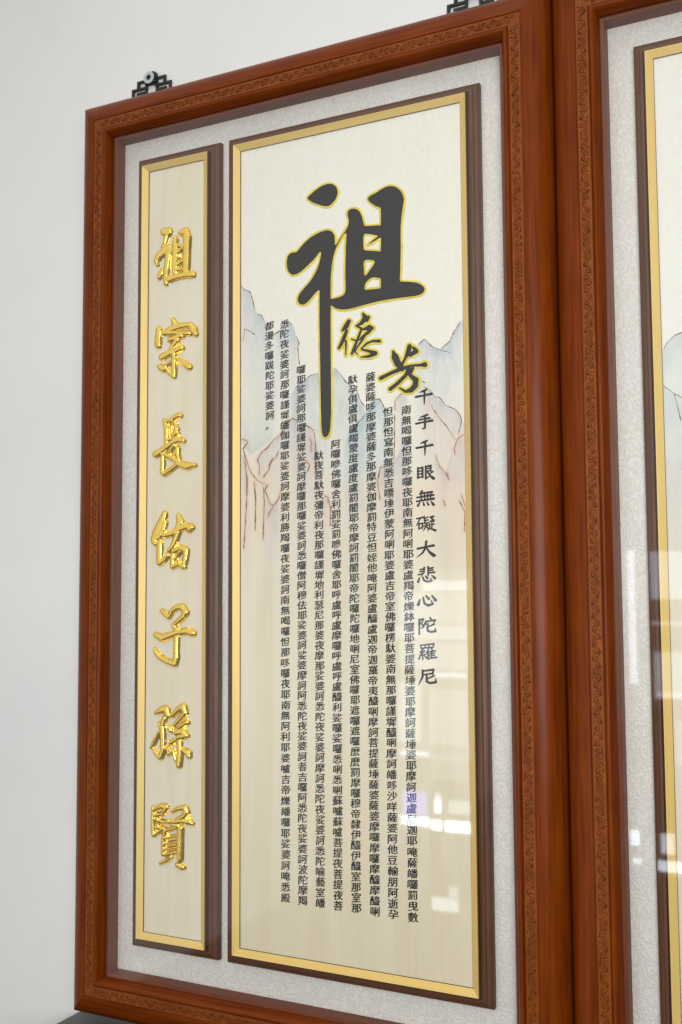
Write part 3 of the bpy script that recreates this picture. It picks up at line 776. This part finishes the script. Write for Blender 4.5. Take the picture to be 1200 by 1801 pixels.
DE = q5([[(372, 325, 20), (348, 370, 26), (315, 408, 12)], [(352, 410, 16), (330, 470, 20), (305, 525, 17), (284, 562, 13)], [(345, 500, 12), (346, 560, 10), (343, 622, 8)],
         [(498, 262, 14), (518, 300, 30), (480, 345, 18), (436, 368, 10)], [(545, 290, 16), (530, 320, 16)], [(445, 372, 12), (500, 398, 12), (552, 382, 28), (578, 385, 16), (540, 425, 18), (480, 470, 12)],
         [(480, 400, 13), (462, 450, 14), (432, 525, 15), (398, 612, 14)], [(395, 482, 9), (440, 500, 11), (480, 480, 9)], [(522, 432, 12), (490, 490, 13), (440, 560, 10), (424, 600, 8)],
         [(420, 590, 8), (448, 618, 7)], [(480, 568, 10), (530, 520, 12), (580, 500, 13), (640, 500, 17)], [(484, 574, 10), (560, 592, 16), (602, 608, 24), (550, 634, 16), (478, 642, 8)]])
FANG = q5([[(760, 592, 13), (778, 640, 34), (800, 695, 34), (838, 742, 28)], [(905, 548, 24), (892, 600, 24), (862, 662, 12), (835, 712, 16)], [(962, 590, 24), (910, 622, 20)], [(940, 560, 16), (960, 580, 20)],
           [(652, 826, 20), (740, 782, 18), (830, 745, 22), (930, 715, 13), (1000, 712, 15), (1038, 708, 26)], [(900, 740, 22), (872, 800, 19), (800, 872, 18), (736, 922, 20)], [(935, 738, 16), (905, 795, 18)],
           [(908, 800, 18), (960, 842, 28), (956, 890, 27), (918, 932, 25), (868, 944, 16), (818, 912, 9)]])
def big_character(D, X, Y):
    ed = .8
    wob = .5*np.sin(X*.23+1)+.5*np.sin(Y*.19)+.35*np.sin(X*.6-Y*.5)
    oy = relief('yellow_outline', D-3.1-.5*wob, X, Y, lambda d: .0022*np.clip(-d/ed, -1, 1), PANEL_Y, M_YELLOW, main, margin=1.4)
    relief('black_character', D, X, Y, lambda d: .0036*np.clip(-d/ed, -1, 1), PANEL_Y, M_INK, main, margin=1.4)
X, Y = grid(490, 762, 312, 782, .8); big_character(sdf_poly(X, Y, ZU), X, Y)
for st in (DE, FANG):
    P = np.array([p for s in st for p in s])
    X, Y = grid(P[:, 0].min()-11, P[:, 0].max()+11, P[:, 1].min()-11, P[:, 1].max()+11, .5)
    big_character(sdf_strokes(X, Y, st), X, Y)

# ---- the title line in brush strokes: 100 x 100 boxes, (x, y, half width)
TITLE = {
 '千': [[(62,14,4),(45,22,5),(30,28,2)], [(8,53,5),(50,47,3.8),(88,40,6),(92,41,4)], [(53,26,4.5),(52,60,4.5),(51,97,1.8)]],
 '手': [[(66,12,4.5),(48,19,4.5),(30,24,2)], [(22,39,4),(50,35,3.5),(76,32,5)], [(8,60,4.5),(50,53,3.8),(90,47,6)], [(52,22,4),(54,60,4.5),(53,86,4.8),(38,93,1.8)]],
 '眼': [[(14,20,4),(14,80,4)], [(14,24,3.5),(38,20,4)], [(38,20,4.5),(38,76,4.5)], [(16,41,3),(36,38,3)], [(16,58,3),(36,55,3)], [(14,77,3.5),(38,73,3.5)], [(52,16,3.5),(80,12,4.5),(79,42,4)], [(54,28,3),(78,26,3)], [(54,44,3.5),(80,40,3.5)], [(54,14,4),(54,85,4.5),(70,75,1.8)], [(90,47,4),(70,61,2)], [(62,46,3),(78,72,5),(94,86,7.5),(100,87,2)]],
 '無': [[(34,8,4.5),(20,26,2)], [(26,22,3.5),(86,16,4.5)], [(8,44,4),(92,34,5)], [(6,66,3.8),(94,56,5.5)], [(28,24,3.4),(30,62,3)], [(46,22,3.4),(47,60,3)], [(62,20,3.4),(62,58,3)], [(78,18,3.4),(77,56,3)], [(22,74,3),(13,91,5.5)], [(40,76,3),(44,90,5)], [(60,75,3),(66,88,5.5)], [(80,72,3),(92,90,7)]],
 '礙': [[(4,19,3),(36,13,4)], [(24,16,3.5),(4,58,1.8)], [(16,48,3.2),(16,80,3)], [(16,50,3),(34,46,3.2),(33,76,3)], [(16,76,3),(33,72,3)], [(44,8,3.2),(44,33,3),(64,29,2.4)], [(62,12,3),(46,23,2)], [(48,38,3.2),(41,50,2)], [(46,49,2.8),(66,45,3)], [(38,65,2.8),(70,58,3.4)], [(56,48,3),(52,70,3),(38,90,1.8)], [(56,68,2.5),(66,82,4)], [(72,14,3),(92,10,3.8),(80,24,2.5)], [(78,22,2.5),(87,29,3.4)], [(72,38,3),(94,33,3.8),(90,43,2)], [(82,40,3),(82,80,3.2)], [(82,58,2.6),(94,55,3)], [(72,52,3),(71,72,3),(62,93,1.8)], [(71,78,2.6),(84,85,4),(100,92,6)]],
 '大': [[(8,45,5),(50,37,4),(90,31,6)], [(52,6,5.5),(48,44,5),(32,72,4),(4,94,1.2)], [(52,40,3),(68,68,5.5),(90,88,8.5),(100,89,2)]],
 '悲': [[(40,8,4.2),(38,36,4),(24,58,1.8)], [(60,6,4.5),(60,56,3.5)], [(18,19,2.8),(38,15,3)], [(18,31,2.8),(38,27,3)], [(10,48,3.4),(38,39,2.5)], [(62,16,3),(84,12,4)], [(62,28,3),(84,25,3.5)], [(62,42,3),(92,38,4.5)], [(16,66,3),(9,88,5.5)], [(33,63,3.4),(40,84,4.5),(58,91,5),(78,86,4.5),(73,72,1.6)], [(47,58,3),(56,70,5)], [(80,57,3),(94,73,6.5)]],
 '心': [[(17,44,3),(8,72,7.5)], [(33,34,4),(40,68,5),(58,81,6),(82,74,5),(74,52,1.8)], [(47,24,3.5),(61,42,6.5)], [(78,26,4),(96,52,7.5)]],
 '陀': [[(12,14,3.5),(33,10,4),(22,34,3)], [(22,34,3),(35,52,4.5),(23,63,2.5)], [(12,12,4.5),(12,97,3.6)], [(66,3,3),(71,14,5)], [(46,22,3.5),(41,40,5)], [(46,26,3.5),(93,20,4.5),(86,36,2.2)], [(86,44,4.5),(57,57,2.2)], [(54,40,4.5),(54,78,5),(70,87,5),(94,84,5.5),(93,66,1.8)]],
 '羅': [[(17,12,3.2),(20,32,3)], [(18,13,2.8),(85,9,3.6),(80,30,3)], [(20,31,2.8),(80,28,3)], [(40,12,2.6),(40,30,2.6)], [(60,11,2.6),(60,29,2.6)], [(30,38,3.2),(15,53,2.8),(34,54,2.6)], [(38,46,2.8),(13,71,2.8),(40,68,3)], [(28,70,3.2),(28,97,2.8)], [(15,78,2.6),(8,91,4)], [(38,76,2.6),(46,87,4)], [(58,36,3.4),(44,64,1.8)], [(54,52,3.4),(54,97,3)], [(72,35,3),(77,46,3.8)], [(54,54,2.8),(92,50,3.4)], [(54,66,2.6),(88,63,2.8)], [(54,78,2.6),(88,75,2.8)], [(54,92,3),(98,88,4)], [(73,52,3),(73,90,3)]],
 '尼': [[(26,15,3.5),(81,10,5),(76,36,3.5)], [(28,37,3),(78,32,3.5)], [(26,12,5),(25,50,4.5),(4,95,1.6)], [(84,46,4.5),(47,63,2.2)], [(46,44,4.5),(46,76,5),(62,87,5),(93,84,5.5),(92,63,1.8)]],
}
for i, ch in enumerate('千手千眼無礙大悲心陀羅尼'):
    t = i/11; px, py = 746+6*t, 697+494*t
    st = [[(px+(x-50)*.345, py+(y-52)*.305-(x-50)*.02, r*.36+.28) for x, y, r in q] for q in TITLE[ch]]
    X, Y = grid(px-23, px+23, py-22, py+22, .5)
    relief('title_character', sdf_strokes(X, Y, st), X, Y, lambda d: .0016*np.clip(-d/.6, -1, 1), PANEL_Y, M_INK, main, margin=1.2)

# ---- the sutra text
SZ = .0425
for txt, a, b in [
    ('南無喝囉怛那哆囉夜耶南無阿唎耶婆盧羯帝爍鉢囉耶菩提薩埵婆耶摩訶薩埵婆耶摩訶迦盧尼迦耶唵薩皤囉罰曳數', (715, 721), (727, 1613)),
    ('怛那怛寫南無悉吉嘌埵伊蒙阿唎耶婆盧吉帝室佛囉楞馱婆南無那囉謹墀醯唎摩訶皤哆沙咩薩婆阿他豆輸朋阿逝孕', (683, 724), (692, 1608)),
    ('薩婆薩哆那摩婆薩多那摩婆伽摩罰特豆怛姪他唵阿婆盧醯盧迦帝迦羅帝夷醯唎摩訶菩提薩埵薩婆薩婆摩囉摩囉摩醯摩醯唎', (652, 663), (660, 1603)),
    ('馱孕俱盧俱盧羯蒙度盧度盧罰闍耶帝摩訶罰闍耶帝陀囉陀囉地唎尼室佛囉耶遮囉遮囉麼麼罰摩囉穆帝隸伊醯伊醯室那室那', (621, 667), (627, 1597)),
    ('阿囉嘇佛囉舍利罰娑罰嘇佛囉舍耶呼盧呼盧摩囉呼盧呼盧醯利娑囉娑囉悉唎悉唎蘇嚧蘇嚧菩提夜菩提夜菩', (591, 781), (595, 1593)),
    ('馱夜菩馱夜彌帝利夜那囉謹墀地利瑟尼那婆夜摩那娑婆訶悉陀夜娑婆訶摩訶悉陀夜娑婆訶悉陀喻藝室皤', (561, 801), (564, 1588)),
    ('囉耶娑婆訶那囉謹墀娑婆訶摩囉那囉娑婆訶悉囉僧阿穆佉耶娑婆訶娑婆摩訶阿悉陀夜娑婆訶者吉囉阿悉陀夜娑婆訶波陀摩羯', (530, 650), (533, 1584)),
    ('悉陀夜娑婆訶那囉謹墀皤伽囉耶娑婆訶摩婆利勝羯囉夜娑婆訶南無喝囉怛那哆囉夜耶南無阿利耶婆嚧吉帝爍皤囉耶娑婆訶唵悉殿', (501, 570), (503, 1579)),
    ('都漫多囉跋陀耶娑婆訶。', (474, 573), (475, 748))]:
    text_column(main, txt, *a, *b, SZ, PANEL_Y)

# ================================================================= cropped plaque to the right
right = make_plaque(1.3305, 3.4445, ZB, ZT, 'cropped carved wooden frame at the right edge showing a sliver of its painted board', 2)
def paint_right(gx, gz):
    px, py = seen(gx, gz, PANEL_Y)
    rgb = np.zeros(gx.shape+(3,)); al = np.zeros(gx.shape)
    W = [([(1150, 640), (1167, 616), (1173, 603), (1187, 590), (1200, 585), (1260, 570), (1330, 610), (1420, 560), (1600, 640)], 170, TEAL, .62),
         ([(1140, 670), (1166, 678), (1186, 692), (1200, 699), (1300, 720), (1600, 700)], 200, BLUE, .5),
         ([(1140, 520), (1200, 500), (1600, 520)], 160, MILK, .6),
         ([(1140, 800), (1250, 820), (1600, 810)], 160, LAV, .35)]
    for i, (ridge, fade, colr, st) in enumerate(W):
        r = np.array(ridge, float); d = py-np.interp(px, r[:, 0], r[:, 1])
        m = 1/(1+np.exp(-d/1.5))*np.exp(-np.maximum(d, 0)/fade)
        if i == 0:
            a0 = np.clip((1080-py)/520, 0, 1); a0 = .9*a0*a0*(3-2*a0); rgb = np.array((.82, .83, .78))*a0[..., None]; al = a0
        a = np.clip(st*m*(.45+1.0*fbm(px*.05, py*.03, 70+i)), 0, .8)
        rgb = rgb*(1-a[..., None])+np.array(colr)*a[..., None]; al = al+a*(1-al)
    col = np.where(al[..., None] > 1e-4, rgb/np.maximum(al[..., None], 1e-4), .6)
    return np.concatenate([col, al[..., None]], -1)
rmain = make_board(right, 'inscription_board', 1.6515, 2.6575, -1.9993, 1.2405, True, paint_right,
    [[(1167, 616), (1173, 603.5), (1187, 589.6), (1200, 585), (1260, 570), (1330, 610)], [(1172, 606), (1175, 601)], [(1166, 678), (1175.6, 685), (1186, 692), (1200, 699), (1300, 720)], [(1186, 692), (1192, 715), (1198, 740)]])
make_board(right, 'couplet_board', 2.7860, 3.1205, -1.9993, 1.2405)

for o in bpy.data.objects:
    if '_o' in o: del o['_o']
